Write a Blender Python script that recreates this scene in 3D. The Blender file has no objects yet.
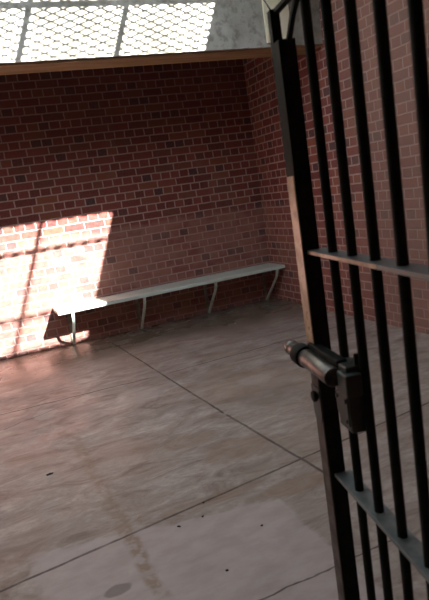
import bpy, bmesh, math, random
from mathutils import Vector, Matrix
random.seed(7)
sc = bpy.context.scene
COL = sc.collection
PI = math.pi

# ------------------------------------------------------------------ measures (metres)
EYE = 1.5
FPX, YAW, PITCH, ROLL = 588.7, 0.364, 0.183, -0.150
YB, XR = 6.845, 3.446            # back wall face, right wall face
XL, YF = -3.2, 0.48              # left wall face, inner face of the front wall
YBEAM, TBEAM, ZBEAM = 5.103, 0.35, 2.713
ZMESH, MSLOPE = 3.75, 0.22       # mesh roof height at the beam, slope towards the front
XBAR = 2.625
XOPEN, YOPEN = 2.69, 2.45       # right and front limits of the roof opening
SUN = Vector((-0.689, 1.742, -1.29)).normalized()

# ------------------------------------------------------------------ node helpers
def new_mat(name):
    m = bpy.data.materials.new(name); m.use_nodes = True
    nt = m.node_tree
    b = nt.nodes['Principled BSDF']
    return m, nt, b

class NB:
    """small helper that wires nodes"""
    def __init__(s, nt): s.nt = nt
    def sock(s, node, idx, v):
        i = node.inputs[idx]
        if isinstance(v, bpy.types.NodeSocket): s.nt.links.new(v, i)
        elif v is not None: i.default_value = v
    def math(s, op, a, b=None, c=None, clamp=False):
        n = s.nt.nodes.new('ShaderNodeMath'); n.operation = op; n.use_clamp = clamp
        s.sock(n, 0, a)
        if b is not None: s.sock(n, 1, b)
        if c is not None: s.sock(n, 2, c)
        return n.outputs[0]
    def pos(s):
        return s.nt.nodes.new('ShaderNodeNewGeometry').outputs['Position']
    def obj(s):
        return s.nt.nodes.new('ShaderNodeTexCoord').outputs['Object']
    def sep(s, v):
        n = s.nt.nodes.new('ShaderNodeSeparateXYZ'); s.sock(n, 0, v); return n.outputs
    def comb(s, x, y, z):
        n = s.nt.nodes.new('ShaderNodeCombineXYZ'); s.sock(n, 0, x); s.sock(n, 1, y); s.sock(n, 2, z); return n.outputs[0]
    def vmul(s, v, k):
        n = s.nt.nodes.new('ShaderNodeVectorMath'); n.operation = 'MULTIPLY'; s.sock(n, 0, v); n.inputs[1].default_value = k
        return n.outputs[0]
    def noise(s, v, scale, detail=3.0, rough=0.55, dist=0.0):
        n = s.nt.nodes.new('ShaderNodeTexNoise'); s.sock(n, 'Vector', v)
        n.inputs['Scale'].default_value = scale; n.inputs['Detail'].default_value = detail
        n.inputs['Roughness'].default_value = rough; n.inputs['Distortion'].default_value = dist
        return n.outputs['Fac']
    def white(s, v):
        n = s.nt.nodes.new('ShaderNodeTexWhiteNoise'); n.noise_dimensions = '3D'; s.sock(n, 'Vector', v)
        return n.outputs['Value']
    def smooth(s, x, a, b, lo=0.0, hi=1.0):
        n = s.nt.nodes.new('ShaderNodeMapRange'); n.interpolation_type = 'SMOOTHSTEP'
        s.sock(n, 0, x); n.inputs[1].default_value = a; n.inputs[2].default_value = b
        n.inputs[3].default_value = lo; n.inputs[4].default_value = hi
        return n.outputs[0]
    def mix(s, f, a, b, kind='RGBA'):
        n = s.nt.nodes.new('ShaderNodeMix'); n.data_type = kind
        ia, ib = (6, 7) if kind == 'RGBA' else (2, 3)
        s.sock(n, 0, f); s.sock(n, ia, a); s.sock(n, ib, b)
        return n.outputs[2] if kind == 'RGBA' else n.outputs[0]
    def ramp(s, f, stops, interp='LINEAR'):
        n = s.nt.nodes.new('ShaderNodeValToRGB'); n.color_ramp.interpolation = interp
        e = n.color_ramp.elements
        while len(e) < len(stops): e.new(0.5)
        for k, (p, c) in enumerate(stops): e[k].position = p; e[k].color = (*c, 1)
        s.sock(n, 0, f); return n.outputs[0]
    def bump(s, h, strength, dist):
        n = s.nt.nodes.new('ShaderNodeBump'); s.sock(n, 'Height', h)
        n.inputs['Strength'].default_value = strength; n.inputs['Distance'].default_value = dist
        return n.outputs[0]
    def link(s, a, b): s.nt.links.new(a, b)

def C4(c): return (*c, 1.0)

def brick_mat(name, axis, uoff=0.0, haze=0.62, dust=0.0):
    """English bond: a course of stretchers, a course of headers"""
    m, nt, b = new_mat(name); n = NB(nt)
    p = n.pos(); x, y, z = n.sep(p)
    wob = n.noise(p, 9.0, 2.0)
    wz = n.math('MULTIPLY_ADD', wob, 0.010, z)
    u = n.math('ADD', x if axis == 'X' else y, uoff)
    u = n.math('MULTIPLY_ADD', n.noise(n.vmul(p, (1, 1, 1.7)), 11.0, 1.0), 0.010, u)
    CH = 0.0873
    rz = n.math('ADD', n.math('DIVIDE', wz, CH), 0.37)
    r = n.math('FLOOR', rz); fz = n.math('FRACT', rz)
    odd = n.math('FLOORED_MODULO', r, 2.0)              # 0: headers, 1: stretchers
    w = n.math('MULTIPLY_ADD', odd, 0.1175, 0.1175)
    off = n.math('MULTIPLY_ADD', odd, -0.05875, 0.05875)
    cell = n.math('DIVIDE', n.math('ADD', u, off), w)
    cid = n.math('FLOOR', cell); fu = n.math('FRACT', cell)
    du = n.math('MULTIPLY', n.math('MINIMUM', fu, n.math('SUBTRACT', 1.0, fu)), w)
    dz = n.math('MULTIPLY', n.math('MINIMUM', fz, n.math('SUBTRACT', 1.0, fz)), CH)
    d = n.math('MINIMUM', du, dz)
    d = n.math('ADD', d, n.math('MULTIPLY_ADD', n.noise(p, 60.0, 2.0), 0.006, -0.003))
    brick = n.smooth(d, 0.0045, 0.0095)
    idv = n.comb(cid, r, 3.3 if axis == 'X' else 8.1)
    rnd = n.white(idv)
    rnd2 = n.white(n.comb(r, cid, 1.7))
    colr = n.ramp(rnd, [(0.0, (0.170, 0.050, 0.049)), (0.35, (0.225, 0.060, 0.055)), (0.65, (0.285, 0.085, 0.070)),
                        (0.86, (0.295, 0.108, 0.066)), (1.0, (0.185, 0.068, 0.060))])
    dark = n.math('MULTIPLY', n.smooth(rnd2, 0.82, 0.85), n.math('SUBTRACT', 1.0, odd))
    colr = n.mix(n.math('MULTIPLY', dark, 0.85), colr, C4((0.085, 0.052, 0.062)))
    fine = n.noise(p, 45.0, 4.0, 0.65)
    colr = n.mix(n.math('MULTIPLY', n.smooth(fine, 0.35, 0.75), 0.35), colr, C4((0.33, 0.16, 0.11)))
    mort = n.mix(n.noise(p, 6.0, 3.0), C4((0.44, 0.30, 0.265)), C4((0.58, 0.43, 0.39)))
    col = n.mix(brick, mort, colr)
    # worn limewash low on the wall
    low = n.smooth(n.math('MULTIPLY_ADD', n.noise(p, 3.0, 3.0), 0.16, z), 1.27, 1.36, 1.0, 0.0)
    patch = n.smooth(n.noise(n.vmul(p, (1, 1, 1.6)), 4.0, 4.0, 0.6), 0.30, 0.62, 0.35, 1.0)
    keep = n.math('SUBTRACT', 1.0, n.math('MULTIPLY', dark, 0.45))
    hz = n.math('MULTIPLY', n.math('MULTIPLY', n.math('MULTIPLY', low, patch), haze), keep)
    col = n.mix(hz, col, C4((0.43, 0.235, 0.195)))
    # pale streaks, then the overhang's shade painted into the upper wall
    blot = n.smooth(n.noise(n.vmul(p, (1, 1, 0.5)), 1.7, 4.0, 0.6), 0.52, 0.72)
    col = n.mix(n.math('MULTIPLY', blot, 0.22 + dust), col, C4((0.36, 0.25, 0.19)))
    top_shade = n.smooth(n.math('MULTIPLY_ADD', n.noise(p, 1.5, 3.0), 0.8, z), 2.0, 3.1)
    col = n.mix(n.math('MULTIPLY', top_shade, 0.5 if axis == 'X' else 0.15), col, C4((0.100, 0.046, 0.047)))
    if axis == 'Y':                                    # the open part of the yard is dustier
        du_ = n.smooth(n.math('MULTIPLY_ADD', n.noise(p, 2.0, 3.0), 0.9, y), 4.7, 5.9, 1.0, 0.0)
        col = n.mix(n.math('MULTIPLY', du_, 0.70), col, n.mix(n.noise(p, 5.0, 4.0), C4((0.25, 0.165, 0.132)), C4((0.205, 0.15, 0.128))))
    n.link(col, b.inputs['Base Color'])
    b.inputs['Roughness'].default_value = 0.85
    b.inputs['Specular IOR Level'].default_value = 0.25
    h = n.math('MULTIPLY_ADD', fine, 0.35, brick)
    n.link(n.bump(h, 0.55, 0.006), b.inputs['Normal'])
    return m

def floor_mat(lines, rust, patch, stains):
    m, nt, b = new_mat('worn_concrete'); n = NB(nt)
    p = n.pos(); x, y, z = n.sep(p)
    tr = n.noise(n.vmul(p, (1.0, 2.3, 1)), 3.1, 11.0, 0.70, 0.9)
    fine = n.noise(n.vmul(p, (1, 1.9, 1)), 19.0, 8.0, 0.7, 0.6)
    big = n.noise(p, 0.8, 3.0, 0.5, 0.5)
    col = n.ramp(tr, [(0.36, (0.165, 0.124, 0.103)), (0.45, (0.258, 0.208, 0.182)), (0.54, (0.325, 0.276, 0.248)), (0.66, (0.425, 0.374, 0.345))])
    col = n.mix(n.math('MULTIPLY', n.smooth(fine, 0.42, 0.7), 0.6), col, C4((0.205, 0.162, 0.138)))
    col = n.mix(n.math('MULTIPLY', n.smooth(big, 0.48, 0.66), 0.45), col, C4((0.265, 0.190, 0.145)))
    # brownish strip along the back wall
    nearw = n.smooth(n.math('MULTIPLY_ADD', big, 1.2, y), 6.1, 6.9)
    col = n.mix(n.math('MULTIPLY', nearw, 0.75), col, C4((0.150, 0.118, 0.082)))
    # grey smoother repair in the foreground
    (c0x, c0y, s0, s1, s2) = patch
    edge = n.math('MULTIPLY_ADD', n.noise(p, 5.0, 3.0), 0.16, -0.08)
    yy = n.math('ADD', n.math('SUBTRACT', y, n.math('MULTIPLY_ADD', x, s0, c0y)), edge)
    rep = n.math('MULTIPLY', n.smooth(yy, -0.015, 0.015, 1.0, 0.0), n.smooth(n.math('ADD', x, edge), s1, s1 + 0.03, 1.0, 0.0))
    rep = n.math('MULTIPLY', rep, n.smooth(n.math('ADD', x, n.math('MULTIPLY', edge, 2.0)), s2 - 0.06, s2))
    repc = n.mix(n.smooth(n.noise(n.vmul(p, (1, 2, 1)), 6.0, 4.0, 0.6), 0.35, 0.7), C4((0.40, 0.345, 0.335)), C4((0.33, 0.275, 0.262)))
    col = n.mix(n.math('MULTIPLY', rep, 0.85), col, repc)
    for (sx, sy, rx, ry, sc_, st) in stains:
        ex = n.math('DIVIDE', n.math('SUBTRACT', x, sx), rx); ey = n.math('DIVIDE', n.math('SUBTRACT', y, sy), ry)
        q = n.math('ADD', n.math('MULTIPLY', ex, ex), n.math('MULTIPLY', ey, ey))
        q = n.math('ADD', q, n.math('MULTIPLY_ADD', n.noise(p, 7.0, 4.0, 0.6), 1.8, -0.9))
        col = n.mix(n.smooth(q, 0.55, 1.15, st, 0.0), col, C4(sc_))
    # rust spots along a line
    for (ax, ay, bx, by, wd, amt) in rust:
        L = math.hypot(bx - ax, by - ay); tx, ty = (bx - ax) / L, (by - ay) / L
        t = n.math('ADD', n.math('MULTIPLY', x, tx), n.math('MULTIPLY', y, ty)); t0 = ax * tx + ay * ty
        s = n.math('ADD', n.math('MULTIPLY', x, -ty), n.math('MULTIPLY', y, tx)); s0_ = -ax * ty + ay * tx
        s = n.math('ADD', s, n.math('MULTIPLY_ADD', n.noise(p, 4.0, 2.0), 0.08, -0.04))
        wl = n.smooth(n.math('ABSOLUTE', n.math('SUBTRACT', s, s0_)), wd * 0.3, wd, 1.0, 0.0)
        tl = n.math('MULTIPLY', n.smooth(t, t0 - 0.05, t0 + 0.05), n.smooth(t, t0 + L - 0.05, t0 + L + 0.05, 1.0, 0.0))
        spots = n.smooth(n.noise(p, 17.0, 2.0, 0.5), 0.40, 0.58, 0.22, 1.0)
        f = n.math('MULTIPLY', n.math('MULTIPLY', wl, tl), n.math('MULTIPLY', spots, amt))
        col = n.mix(f, col, C4((0.17, 0.105, 0.05)))
    # saw-cut joints and cracks
    crack = None
    for (ax, ay, bx, by, wd, wav) in lines:
        L = math.hypot(bx - ax, by - ay); tx, ty = (bx - ax) / L, (by - ay) / L
        t = n.math('ADD', n.math('MULTIPLY', x, tx), n.math('MULTIPLY', y, ty)); t0 = ax * tx + ay * ty
        s = n.math('ADD', n.math('MULTIPLY', x, -ty), n.math('MULTIPLY', y, tx)); s0_ = -ax * ty + ay * tx
        s = n.math('ADD', s, n.math('MULTIPLY_ADD', n.noise(p, 3.5, 3.0), 2 * wav, -wav))
        wv = n.math('ADD', n.math('ABSOLUTE', n.math('SUBTRACT', s, s0_)), n.math('MULTIPLY_ADD', n.noise(p, 22.0, 2.0), 0.008, -0.004))
        wl = n.smooth(wv, wd * 0.35, wd, 1.0, 0.0)
        tl = n.math('MULTIPLY', n.smooth(t, t0, t0 + 0.03), n.smooth(t, t0 + L - 0.03, t0 + L, 1.0, 0.0))
        f = n.math('MULTIPLY', wl, tl)
        crack = f if crack is None else n.math('MAXIMUM', crack, f)
    col = n.mix(n.math('MULTIPLY', n.math('MULTIPLY', crack, n.smooth(n.noise(p, 5.0, 3.0), 0.3, 0.6, 0.6, 1.0)), 0.85), col, C4((0.055, 0.042, 0.036)))
    n.link(col, b.inputs['Base Color'])
    rg = n.smooth(n.noise(p, 3.0, 4.0, 0.6), 0.3, 0.7, 0.36, 0.62)
    rg = n.math('MULTIPLY', rg, n.math('MULTIPLY_ADD', nearw, -0.45, 1.0))
    n.link(n.math('MAXIMUM', rg, n.math('MULTIPLY', crack, 0.9)), b.inputs['Roughness'])
    b.inputs['Specular IOR Level'].default_value = 0.45
    h = n.math('SUBTRACT', n.math('MULTIPLY_ADD', fine, 0.3, n.math('MULTIPLY', tr, 0.5)), crack)
    n.link(n.bump(h, 0.25, 0.006), b.inputs['Normal'])
    return m

def plaster_mat():
    m, nt, b = new_mat('stained_plaster'); n = NB(nt)
    p = n.pos()
    a = n.noise(n.vmul(p, (1, 1, 0.7)), 3.0, 5.0, 0.6)
    f = n.noise(p, 16.0, 5.0, 0.65)
    col = n.ramp(a, [(0.32, (0.20, 0.19, 0.155)), (0.5, (0.33, 0.315, 0.27)), (0.68, (0.45, 0.43, 0.385))])
    col = n.mix(n.math('MULTIPLY', n.smooth(f, 0.45, 0.68), 0.65), col, C4((0.165, 0.155, 0.122)))
    n.link(col, b.inputs['Base Color']); b.inputs['Roughness'].default_value = 0.9
    n.link(n.bump(f, 0.3, 0.006), b.inputs['Normal'])
    return m

def plain(name, base, alt, scale=12.0, rough=0.5, spec=0.5, metal=0.0, lo=0.4, hi=0.65, bump=0.15, coat=0.0, stretch=(1, 1, 1)):
    m, nt, b = new_mat(name); n = NB(nt)
    p = n.vmul(n.obj(), stretch)
    f = n.noise(p, scale, 5.0, 0.6)
    n.link(n.mix(n.smooth(f, lo, hi), C4(base), C4(alt)), b.inputs['Base Color'])
    n.link(n.smooth(f, 0.3, 0.7, max(0.05, rough - 0.08), rough + 0.1), b.inputs['Roughness'])
    b.inputs['Metallic'].default_value = metal
    b.inputs['Specular IOR Level'].default_value = spec
    b.inputs['Coat Weight'].default_value = coat
    b.inputs['Coat Roughness'].default_value = 0.2
    if bump: n.link(n.bump(f, bump, 0.002), b.inputs['Normal'])
    return m

# ------------------------------------------------------------------ mesh helpers
class MB:
    """collects shapes; build() links them as one mesh object"""
    def __init__(s): s.bm = bmesh.new()
    def box(s, lo, hi, M=None, bevel=0.0, seg=2):
        t = bmesh.new(); bmesh.ops.create_cube(t, size=1.0)
        lo, hi = Vector(lo), Vector(hi)
        for v in t.verts:
            v.co = Vector(((lo[i] + hi[i]) / 2 + v.co[i] * (hi[i] - lo[i])) for i in range(3))
        if bevel: bmesh.ops.bevel(t, geom=t.edges[:], offset=bevel, segments=seg, affect='EDGES', profile=0.5)
        return s.add(t, M)
    def add(s, t, M=None):
        if M is not None: t.transform(M)
        me = bpy.data.meshes.new('tmp'); t.to_mesh(me); s.bm.from_mesh(me); bpy.data.meshes.remove(me); t.free(); return s
    def cyl(s, a, b, r, r2=None, seg=20, bevel=0.0):
        a, b = Vector(a), Vector(b); t = bmesh.new()
        bmesh.ops.create_cone(t, cap_ends=True, segments=seg, radius1=r, radius2=r if r2 is None else r2, depth=(b - a).length)
        if bevel:
            ed = [e for e in t.edges if len(e.link_faces) == 2 and any(len(f.verts) > 4 for f in e.link_faces)]
            bmesh.ops.bevel(t, geom=ed, offset=bevel, segments=2, affect='EDGES', profile=0.5)
        q = Vector((0, 0, 1)).rotation_difference((b - a).normalized())
        return s.add(t, Matrix.Translation((a + b) / 2) @ q.to_matrix().to_4x4())
    def strip(s, pts, w, th, side):
        """flat bar swept along pts; side = direction of its width"""
        side = Vector(side).normalized(); pts = [Vector(p) for p in pts]; rings = []
        for i, p in enumerate(pts):
            t = (pts[min(i + 1, len(pts) - 1)] - pts[max(i - 1, 0)]).normalized()
            nrm = t.cross(side).normalized()
            rings.append([s.bm.verts.new(p + side * a * w / 2 + nrm * c * th / 2) for a, c in ((-1, -1), (1, -1), (1, 1), (-1, 1))])
        for A, B in zip(rings, rings[1:]):
            for k in range(4): s.bm.faces.new((A[k], A[(k + 1) % 4], B[(k + 1) % 4], B[k]))
        s.bm.faces.new(rings[0][::-1]); s.bm.faces.new(rings[-1]); return s
    def tube(s, pts, r, seg=8):
        pts = [Vector(p) for p in pts]; rings = []
        up = Vector((0, 0, 1))
        for i, p in enumerate(pts):
            t = (pts[min(i + 1, len(pts) - 1)] - pts[max(i - 1, 0)]).normalized()
            a = t.cross(up if abs(t.z) < 0.95 else Vector((1, 0, 0))).normalized(); b = t.cross(a)
            rings.append([s.bm.verts.new(p + (a * math.cos(k * 2 * PI / seg) + b * math.sin(k * 2 * PI / seg)) * r) for k in range(seg)])
        for A, B in zip(rings, rings[1:]):
            for k in range(seg): s.bm.faces.new((A[k], A[(k + 1) % seg], B[(k + 1) % seg], B[k]))
        s.bm.faces.new(rings[0][::-1]); s.bm.faces.new(rings[-1]); return s
    def prism(s, outline, axis_from, axis_to, M=None):
        """outline: list of (a,b) in the plane; extruded along third axis (local z)"""
        t = bmesh.new()
        lo = [t.verts.new((a, b, axis_from)) for a, b in outline]; hi = [t.verts.new((a, b, axis_to)) for a, b in outline]
        k = len(outline)
        t.faces.new(lo[::-1]); t.faces.new(hi)
        for i in range(k): t.faces.new((lo[i], lo[(i + 1) % k], hi[(i + 1) % k], hi[i]))
        return s.add(t, M)
    def build(s, name, mat, parent=None, smooth=False):
        bmesh.ops.recalc_face_normals(s.bm, faces=s.bm.faces[:])
        me = bpy.data.meshes.new(name); s.bm.to_mesh(me); s.bm.free()
        if smooth:
            for f in me.polygons: f.use_smooth = True
            try: me.set_sharp_from_angle(angle=math.radians(40))
            except Exception: pass
        o = bpy.data.objects.new(name, me); COL.objects.link(o)
        me.materials.append(mat)
        if parent is not None: o.parent = parent
        return o

def tag(o, label=None, cat=None, group=None, kind=None):
    if label: o['label'] = label
    if cat: o['category'] = cat
    if group: o['group'] = group
    if kind: o['kind'] = kind
    return o
def empty(name, M=None):
    o = bpy.data.objects.new(name, None); COL.objects.link(o); o.empty_display_size = 0.1
    if M is not None: o.matrix_world = M
    return o

# ------------------------------------------------------------------ camera
fw = Vector((math.sin(YAW) * math.cos(PITCH), math.cos(YAW) * math.cos(PITCH), -math.sin(PITCH)))
r0 = Vector((math.cos(YAW), -math.sin(YAW), 0)); u0 = r0.cross(fw)
rt = r0 * math.cos(ROLL) + u0 * math.sin(ROLL); up = -r0 * math.sin(ROLL) + u0 * math.cos(ROLL)
cam = bpy.data.cameras.new('camera'); co = bpy.data.objects.new('camera', cam); COL.objects.link(co)
Mc = Matrix((rt, up, -fw)).transposed().to_4x4(); Mc.translation = (0, 0, EYE)
co.matrix_world = Mc
cam.sensor_fit = 'VERTICAL'; cam.sensor_height = 24.0; cam.sensor_width = 24.0 * 429 / 600
cam.lens = FPX * 24.0 / 600
cam.clip_start = 0.05
cam.dof.use_dof = True; cam.dof.focus_distance = 4.5; cam.dof.aperture_fstop = cam.lens / 7.0
sc.camera = co

def ray(px, py): return (rt * ((px - 214.5) / FPX) - up * ((py - 300.0) / FPX) + fw)
def on_floor(px, py):
    r = ray(px, py); return Vector((0, 0, EYE)) + r * (-EYE / r.z)

# ------------------------------------------------------------------ materials
M_back = brick_mat('english_bond_brick', 'X')
M_side = brick_mat('english_bond_brick_side', 'Y', 0.03, 0.30, 0.12)
M_plaster = plaster_mat()
def fl(a, b, wd=0.012, wav=0.0, e0=0.0, e1=0.0):
    A, B = on_floor(*a), on_floor(*b); d = (B - A)
    A2, B2 = A - d * e0, B + d * e1
    return (A2.x, A2.y, B2.x, B2.y, wd, wav)
lines = [fl((0, 592), (326, 448), 0.012, 0.008, 0.8, 0.9),
         fl((0, 415), (150, 378), 0.012, 0.02, 1.5, 0.0),
         fl((165, 374), (285, 341), 0.011, 0.02, 0.0, 0.5),
         fl((108, 340), (225, 414), 0.013, 0.01, 0.0, 0.0),
         fl((225, 414), (320, 470), 0.014, 0.01, 0.0, 0.2),
         fl((250, 603), (331, 568), 0.006, 0.03, 0.1, 1.0),
         fl((0, 430), (70, 404), 0.006, 0.06)]
ra, rb, rc = on_floor(70, 434), on_floor(123, 526), on_floor(163, 598)
rust = [(ra.x, ra.y, rb.x, rb.y, 0.055, 0.42), (rb.x, rb.y, rc.x, rc.y, 0.045, 0.65)]
pa, pb, pr, pl = on_floor(150, 528), on_floor(318, 490), on_floor(326, 545), on_floor(45, 590)
s0 = (pb.y - pa.y) / (pb.x - pa.x)
def spot(px, py, rx, ry, c_, st):
    q = on_floor(px, py); return (q.x, q.y, rx, ry, c_, st)
BR, GR, LT = (0.205, 0.140, 0.098), (0.20, 0.168, 0.150), (0.45, 0.395, 0.360)
stains = [spot(118, 590, 0.06, 0.035, (0.14, 0.118, 0.105), 0.75), spot(240, 448, 0.26, 0.17, BR, 0.5), spot(300, 483, 0.28, 0.08, BR, 0.6),
          spot(215, 498, 0.30, 0.06, BR, 0.5), spot(22, 424, 0.22, 0.14, GR, 0.6), spot(80, 410, 0.13, 0.10, GR, 0.5), spot(45, 414, 0.10, 0.13, LT, 0.45),
          spot(2, 378, 0.10, 0.14, (0.085, 0.080, 0.075), 0.8), spot(190, 440, 0.20, 0.12, BR, 0.35), spot(275, 395, 0.30, 0.18, GR, 0.4),
          spot(140, 395, 0.22, 0.20, LT, 0.35), spot(255, 380, 0.14, 0.14, LT, 0.3), spot(30, 540, 0.30, 0.10, GR, 0.35)]
M_floor = floor_mat(lines, rust, (0, pa.y - s0 * pa.x, s0, pr.x, pl.x), stains)
M_ceil = plain('grey_soffit_concrete', (0.20, 0.18, 0.155), (0.15, 0.135, 0.115), 3.0, 0.9, 0.2)
M_timber = plain('brown_painted_timber', (0.36, 0.245, 0.13), (0.27, 0.17, 0.085), 6.0, 0.65, 0.35, stretch=(0.3, 2, 2))
M_cream = plain('cream_paint', (0.86, 0.80, 0.60), (0.78, 0.72, 0.53), 7.0, 0.75, 0.3)
M_bench = plain('pale_green_bench_paint', (0.74, 0.86, 0.79), (0.65, 0.77, 0.70), 7.0, 0.42, 0.5, stretch=(0.35, 3, 3))
M_bracket = plain('pale_green_iron_paint', (0.74, 0.86, 0.78), (0.58, 0.66, 0.58), 14.0, 0.45, 0.5)
M_wallbar = plain('shaded_green_iron', (0.34, 0.35, 0.30), (0.22, 0.20, 0.165), 14.0, 0.6, 0.3)  # darker green-brown: the shadow behind the seat put into the paint
M_gate = plain('dark_green_black_gate_paint', (0.010, 0.014, 0.012), (0.017, 0.021, 0.018), 20.0, 0.60, 0.07)
M_strip = plain('tan_reflection', (0.36, 0.27, 0.15), (0.24, 0.175, 0.10), 18.0, 0.34, 0.5)  # tan carries the sunlit wall's reflection as colour
M_low = plain('brown_edge_paint', (0.085, 0.070, 0.058), (0.055, 0.046, 0.040), 18.0, 0.5, 0.3)
M_rail = plain('worn_grey_rail_paint', (0.115, 0.155, 0.165), (0.185, 0.215, 0.215), 30.0, 0.42, 0.5)
M_lock = plain('dark_green_lock_paint', (0.026, 0.042, 0.038), (0.044, 0.058, 0.052), 16.0, 0.45, 0.4)
M_bolt = plain('worn_bolt_steel', (0.16, 0.155, 0.15), (0.07, 0.068, 0.065), 26.0, 0.30, 0.5, metal=0.8)
M_sleeve = plain('worn_sleeve_steel', (0.15, 0.14, 0.13), (0.06, 0.06, 0.056), 24.0, 0.36, 0.5, metal=0.5)
M_wire = plain('galvanised_mesh', (0.22, 0.21, 0.20), (0.16, 0.15, 0.14), 9.0, 0.6, 0.4)
M_white = plain('white_scrap', (0.75, 0.74, 0.72), (0.6, 0.6, 0.58), 30.0, 0.8, 0.2)
M_dark = plain('dark_scrap', (0.035, 0.028, 0.024), (0.06, 0.045, 0.035), 30.0, 0.8, 0.2)

# ------------------------------------------------------------------ the setting
def struct(name, mb, mat, label=None):
    o = mb.build(name, mat); o['kind'] = 'structure'
    if label: o['label'] = label
    return o
YK = -1.6                                   # back of the dark passage behind the viewer
ZT = 3.95
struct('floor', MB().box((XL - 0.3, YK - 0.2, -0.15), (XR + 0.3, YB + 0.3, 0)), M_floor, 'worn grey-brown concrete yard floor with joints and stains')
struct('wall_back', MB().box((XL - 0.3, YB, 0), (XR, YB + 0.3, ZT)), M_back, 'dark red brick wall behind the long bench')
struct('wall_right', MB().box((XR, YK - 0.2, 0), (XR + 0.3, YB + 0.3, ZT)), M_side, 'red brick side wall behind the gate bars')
struct('wall_left', MB().box((XL - 0.3, YK - 0.2, 0), (XL, YB, ZT)), M_side)
f = MB()
f.box((XL, YF - 0.25, 0), (-0.75, YF, 3.2)); f.box((0.78, YF - 0.25, 0), (XR, YF, 3.2)); f.box((-0.75, YF - 0.25, 2.35), (0.78, YF, 3.2))
struct('wall_front', f, M_back)
struct('wall_passage', MB().box((XL, YK - 0.2, 0), (XR, YK, 3.2)), M_back)
c = MB()
zf = ZMESH - MSLOPE * (YBEAM - YOPEN)
c.box((XL, YK, zf - 0.02), (XR, YOPEN, zf + 0.14))                       # flat slab over the front
t = bmesh.new()                                                           # sloping strip on the right of the opening
for (y, z) in ((YOPEN, zf), (YBEAM + 0.02, ZMESH)):
    for x in (XOPEN, XR):
        for k in (-0.02, 0.14): t.verts.new((x, y, z + k))
bmesh.ops.convex_hull(t, input=t.verts[:]); c.add(t)
c.box((XL, YBEAM + 0.02, ZMESH - 0.02), (XR, YB, ZMESH + 0.14))           # over the alcove
struct('ceiling', c, M_ceil)
struct('trim_1', MB().box((XL, YBEAM, ZBEAM + 0.003), (XR, YBEAM + TBEAM, ZMESH - 0.02)), M_plaster, 'stained plaster beam lit by sun through mesh')
struct('trim_2', MB().box((XL, YBEAM + 0.030, ZBEAM - 0.013), (XR, YBEAM + TBEAM - 0.01, ZBEAM + 0.003), None, 0.002), M_timber, 'brown board along the underside of the beam')
struct('trim_3', MB().box((2.835, YBEAM - 0.022, ZBEAM + 0.035), (3.10, YBEAM, ZMESH - 0.1), None, 0.004), M_cream, 'cream painted pier on the beam by the gate top')

# roof light: barred mesh
w = tag(empty('roof_grating_1', Matrix.Translation((0, YOPEN, zf))), kind='structure')
def on_mesh(x, y): return Vector((x, y, ZMESH - MSLOPE * (YBEAM - y)))
Wi = w.matrix_world.inverted()
def addw(mb, name, mat): 
    o = mb.build(name, mat); o.parent = w; o.matrix_parent_inverse = Wi; return o
xs = [XBAR - 0.803 * k for k in range(0, 8)]
for x in xs[1:]:
    b = MB(); b.strip([on_mesh(x, YOPEN), on_mesh(x, YBEAM)], 0.036, 0.03, (1, 0, 0)); addw(b, 'grating_bar', M_wire)
for k in range(3):
    y = 4.465 - 0.75 * k
    b = MB(); b.strip([on_mesh(XL, y), on_mesh(XOPEN, y)], 0.036, 0.02, (0, 1, MSLOPE)); addw(b, 'crossbar', M_wire)
PX, PY, WD = 0.155, 0.062, 0.012
mb = MB(); bm = mb.bm
nx = int((XOPEN - XL) / PX) + 1; ny = int((YBEAM - YOPEN) / (PY / 2))
nrm = Vector((0, -MSLOPE, 1)).normalized() * 0.005
def quad(a, b):
    d = (b - a).normalized(); s = Vector((-d.y, d.x, 0)).normalized() * (WD / 2); s.z = s.y * MSLOPE
    lo = [bm.verts.new(q) for q in (a - s, a + s, b + s, b - s)]; hi = [bm.verts.new(v.co + nrm) for v in lo]
    bm.faces.new(lo); bm.faces.new(hi[::-1])
    for k in range(4): bm.faces.new((lo[k], hi[k], hi[(k + 1) % 4], lo[(k + 1) % 4]))
for j in range(ny):
    y0, y1 = YBEAM - j * PY / 2, YBEAM - (j + 1) * PY / 2
    for i in range(nx):
        xa = XOPEN - i * PX
        sh = 0 if j % 2 == 0 else PX / 2
        tip = on_mesh(xa - PX / 2 + (0 if j % 2 == 0 else 0), y1 if j % 2 == 0 else y0)
        a = on_mesh(xa, y0 if j % 2 == 0 else y1); cpt = on_mesh(xa - PX, y0 if j % 2 == 0 else y1)
        quad(a, tip); quad(tip, cpt)
o = addw(mb, 'mesh', M_wire); o['kind'] = 'stuff'

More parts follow.
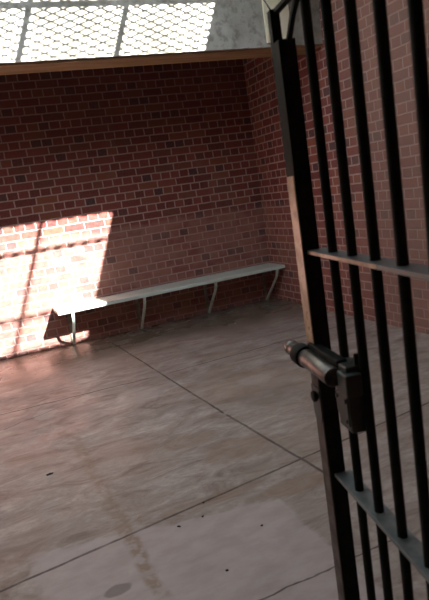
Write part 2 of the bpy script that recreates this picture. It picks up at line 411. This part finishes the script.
# ------------------------------------------------------------------ bench
SX0, SX1, SYF, SZ = 0.645, XR - 0.006, 6.415, 0.472
bench = tag(empty('wall_bench', Matrix.Translation(((SX0 + SX1) / 2, YB, 0))),
            'long pale green plank bench on curved brackets along the brick wall', 'bench')
Bi = bench.matrix_world.inverted()
def addp(mb, name, mat, par, label=None, smooth=False):
    o = mb.build(name, mat, smooth=smooth); o.parent = par; o.matrix_parent_inverse = (par.matrix_world if par.parent is None else Matrix()).inverted() if par.parent is None else Matrix()
    if label: o['label'] = label
    return o
gap = 0.006; bw = (YB - 0.004 - SYF - gap) / 2
for k in range(2):
    y0 = SYF + k * (bw + gap)
    addp(MB().box((SX0 - 0.004 * k, y0, SZ - 0.040), (SX1, y0 + bw, SZ), None, 0.005), 'seat_board', M_bench, bench)
for bx in (0.80, 1.615, 2.50, 3.33):
    zt = SZ - 0.041
    br = addp(MB().strip([(bx, YB - 0.012, zt), (bx, YB - 0.012, 0.0)], 0.034, 0.010, (1, 0, 0)), 'bracket', M_wallbar, bench)
    st = MB().strip([(bx, SYF + 0.022, zt), (bx, SYF + 0.026, zt - 0.030), (bx, SYF + 0.042, zt - 0.065), (bx, SYF + 0.075, zt - 0.110),
                     (bx, YB - 0.062, 0.040), (bx, YB - 0.050, 0.018), (bx, YB - 0.030, 0.004)], 0.029, 0.016, (1, 0, 0))
    o = st.build('strut', M_bracket); o.parent = br
    o.matrix_parent_inverse = Matrix()
    tp = MB().box((bx - 0.021, SYF + 0.008, zt - 0.008), (bx + 0.021, YB - 0.012, zt - 0.0005), None, 0.002)
    o = tp.build('seat_bearer', M_bracket); o.parent = br; o.matrix_parent_inverse = Matrix()

# ------------------------------------------------------------------ barred gate (local: x = along the gate away from the viewer, y = left, z = up)
GA = 0.196; GD = 0.60
G = Vector((math.sin(GA), math.cos(GA), 0)); N = Vector((-math.cos(GA), math.sin(GA), 0))
Mg = Matrix((G, N, Vector((0, 0, 1)))).transposed().to_4x4(); Mg.translation = -N * GD
gate = tag(empty('barred_gate', Mg), 'dark iron barred gate standing open at the right with slide bolt', 'gate')
def gp(mb, name, mat, par=None, label=None, smooth=False):
    o = mb.build(name, mat, smooth=smooth); o.parent = par or gate
    if label: o['label'] = label
    return o
ZG0, ZG1 = 0.03, 1.965
UN, UF = 1.636, 1.708
# free-end stile: a hollow section, cut away at its head
st = MB().box((UN, -0.010, ZG0), (UF, 0.040, 1.875), None, 0.0025)
st.box((UF - 0.030, 0.012, 1.87), (UF, 0.040, ZG1), None, 0.002)
gp(st, 'stile', M_gate)
gp(MB().box((UN + 0.004, 0.0395, ZG0 + 0.02), (UF - 0.006, 0.0430, 0.945), None, 0.001), 'edge_strip', M_low)  # brown lower run, below the painted reflection
gp(MB().box((UN + 0.004, 0.0395, 0.945), (UF - 0.006, 0.0430, 1.505), None, 0.001), 'edge_strip', M_strip, None, 'tan edge strip with painted-in reflection')  # strip added to paint the sunlit wall's reflection on the stile
gp(MB().box((0.585, -0.02, ZG0), (0.635, 0.03, ZG1), None, 0.0025), 'stile', M_gate)
for k in range(7):
    u = 1.513 - 0.1265 * k
    gp(MB().cyl((u, 0, ZG0 + 0.01), (u, 0, 2.30 if False else ZG1 - 0.002), 0.0130, seg=20), 'bar', M_gate, smooth=True)
for z, hw, zt in ((1.288, 0.028, 0.012), (0.580, 0.028, 0.012)):
    rl = gp(MB().box((0.635, -hw, z - zt), (UN, hw, z), None, 0.0015), 'rail', M_rail, label='worn grey flat rail')
    if z > 1: gp(MB().box((1.20, hw - 0.001, z - zt + 0.0015), (UN - 0.001, hw + 0.001, z - 0.001)), 'reflected_edge', M_strip, rl, 'tan edge painted as a reflection')  # thin tan piece standing in for the sun patch mirrored in the rail
gp(MB().box((0.585, 0.010, ZG1 - 0.012), (UF, 0.030, ZG1), None, 0.002), 'rail', M_gate)
gp(MB().box((0.635, -0.02, ZG0), (UN, 0.02, ZG0 + 0.012), None, 0.0015), 'rail', M_gate)
gp(MB().strip([(1.535, 0.008, ZG1 - 0.01), (1.59, 0.008, 1.92), (1.645, 0.008, 1.865)], 0.013, 0.013, (0, 1, 0)), 'corner_brace', M_gate)
# slide bolt on the left face
bolt = gp(MB().cyl((1.665, 0.066, 0.962), (1.44, 0.066, 0.962), 0.027, seg=28, bevel=0.003), 'bolt_sleeve', M_sleeve, smooth=True)
gp(MB().cyl((1.80, 0.066, 0.962), (1.60, 0.066, 0.962), 0.0225, seg=24, bevel=0.003), 'bolt_rod', M_bolt, bolt, 'bare steel bolt rod', True)
gp(MB().box((1.445, 0.020, 0.955), (1.672, 0.052, 1.004), None, 0.004), 'bolt_bracket', M_gate, bolt)
cm = MB().cyl((1.715, 0.066, 0.962), (1.66, 0.066, 0.962), 0.034, seg=28, bevel=0.003)
cm.box((1.668, 0.038, 0.935), (1.705, 0.068, 0.980), None, 0.003)
gp(cm, 'bolt_collar', M_gate, bolt, None, True)
gp(MB().cyl((1.805, 0.066, 0.962), (1.775, 0.066, 0.962), 0.0245, seg=24, bevel=0.004), 'bolt_tip', M_bolt, bolt, None, True)
# lock case between two bars, guard block and cover plates
lk = gp(MB().box((1.395, -0.008, 0.812), (1.480, 0.048, 0.998), None, 0.004), 'lock_case', M_lock)
g2 = MB().prism([(1.40, 0.995), (1.40, 1.03), (1.41, 1.012), (1.43, 1.0), (1.45, 0.995)], -0.006, 0.02, Matrix(((1, 0, 0, 0), (0, 0, 1, 0), (0, 1, 0, 0), (0, 0, 0, 1))))
gp(g2, 'case_lug', M_lock, lk)
gp(MB().box((1.368, 0.016, 0.922), (1.43, 0.062, 0.985), None, 0.005), 'guard_block', M_lock, lk)
cp = MB().prism([(1.402, 0.83), (1.402, 0.915), (1.476, 0.915), (1.476, 0.86), (1.46, 0.835), (1.43, 0.822)], 0.047, 0.052, Matrix(((1, 0, 0, 0), (0, 0, 1, 0), (0, 1, 0, 0), (0, 0, 0, 1))))
gp(cp, 'cover_plate', M_lock, lk)
for (u, z) in ((1.412, 0.900), (1.466, 0.900), (1.415, 0.842)):
    gp(MB().cyl((u, 0.051, z), (u, 0.056, z), 0.006, seg=12, bevel=0.0015), 'rivet', M_lock, lk, None, True)
# hasp plate with a round staple on the stile
hs = gp(MB().prism([(1.636, 0.785), (1.636, 0.862), (1.704, 0.862), (1.704, 0.785)] + [(1.670 + 0.034 * math.cos(k * PI / 8), 0.785 - 0.046 * math.sin(k * PI / 8)) for k in range(1, 8)],
                   0.0395, 0.0455, Matrix(((1, 0, 0, 0), (0, 0, 1, 0), (0, 1, 0, 0), (0, 0, 0, 1)))), 'hasp_plate', M_lock)
kb = MB().cyl((1.655, 0.044, 0.836), (1.655, 0.050, 0.836), 0.010, seg=16); kb.cyl((1.655, 0.049, 0.836), (1.655, 0.063, 0.836), 0.018, seg=20, bevel=0.005)
gp(kb, 'hasp_knob', M_gate, hs, None, True)
# hinges onto the wall
for z in (0.30, 1.65):
    h = MB().cyl((0.572, 0.0, z - 0.05), (0.572, 0.0, z + 0.05), 0.016, seg=16, bevel=0.002)
    h.box((0.575, -0.006, z - 0.03), (0.60, 0.006, z + 0.03))
    gp(h, 'hinge', M_gate, smooth=True)

# thin wire from the gate's top corner to the roof
head = Mg @ Vector((UF - 0.012, 0.03, ZG1))
tgt = Vector((0, 0, EYE)) + ray(247, -25) * 2.2
k = (zf - 0.02 - head.z) / (tgt.z - head.z)
end = head + (tgt - head) * k
wire = MB().tube([head + Vector((0, 0, 0.0005)), head.lerp(end, .33) , head.lerp(end, .66), end], 0.0022, 8)
tag(wire.build('stay_wire', M_gate), 'thin dark wire running up from the top corner of the open gate', 'wire')

# ------------------------------------------------------------------ litter on the floor
def chip(name, px, py, sx, sy, sz, mat, label, cat, rot):
    p = on_floor(px, py); t = bmesh.new(); bmesh.ops.create_icosphere(t, subdivisions=2, radius=1.0)
    for v in t.verts:
        k = 1 + random.uniform(-.22, .22); v.co = Vector((v.co.x * sx * k, v.co.y * sy * k, max(-0.9, v.co.z * k) * sz))
    zmin = min(v.co.z for v in t.verts)
    for v in t.verts: v.co.z -= zmin
    o = MB().add(t).build(name, mat, smooth=False); o.location = (p.x, p.y, 0.0); o.rotation_euler = (0, 0, rot)
    tag(o, label, cat); return o
chip('paper_scrap', 236, 323.5, 0.017, 0.012, 0.008, M_white, 'tiny white scrap on the floor in front of the bench', 'scrap', 0.4)
chip('twig', 50, 474.5, 0.022, 0.008, 0.005, M_dark, 'short dark twig on bare concrete at the left', 'twig', 0.25)
for (px, py, sx, lab) in ((203.6, 503, 0.008, 'dark chip just in front of the long floor joint, the upper one of a pair'),
                          (202.6, 517, 0.007, 'dark chip on the floor, the lower one of a pair in front of the joint'),
                          (179, 527, 0.009, 'dark chip lying at the upper edge of the grey floor patch'),
                          (227, 571, 0.007, 'dark chip in the middle of the grey floor patch, nearest the viewer'),
                          (262, 526, 0.006, 'small dark chip on the grey floor patch, nearest the gate')):
    chip('floor_chip', px, py, sx, sx * 0.55, 0.004, M_dark, lab, 'chip', random.uniform(0, 3))

# ------------------------------------------------------------------ light
sun = bpy.data.lights.new('sun', 'SUN'); sun.energy = 32.0; sun.angle = math.radians(0.75); sun.color = (1.0, 0.97, 0.93)
so = bpy.data.objects.new('sun', sun); COL.objects.link(so)
so.rotation_euler = SUN.to_track_quat('-Z', 'Y').to_euler(); so.location = (3, -2, 8)
wd = bpy.data.worlds.new('sky'); sc.world = wd; wd.use_nodes = True
bg = wd.node_tree.nodes['Background']; bg.inputs[0].default_value = (0.79, 0.91, 1.0, 1); bg.inputs[1].default_value = 2.2

vs = sc.view_settings
vs.view_transform = 'Standard'; vs.look = 'None'; vs.gamma = 1.0; vs.use_curve_mapping = False
vs.exposure = 0.72
cy = sc.cycles
cy.max_bounces = 10; cy.diffuse_bounces = 6; cy.glossy_bounces = 4
cy.use_denoising = True
cy.sample_clamp_indirect = 6.0
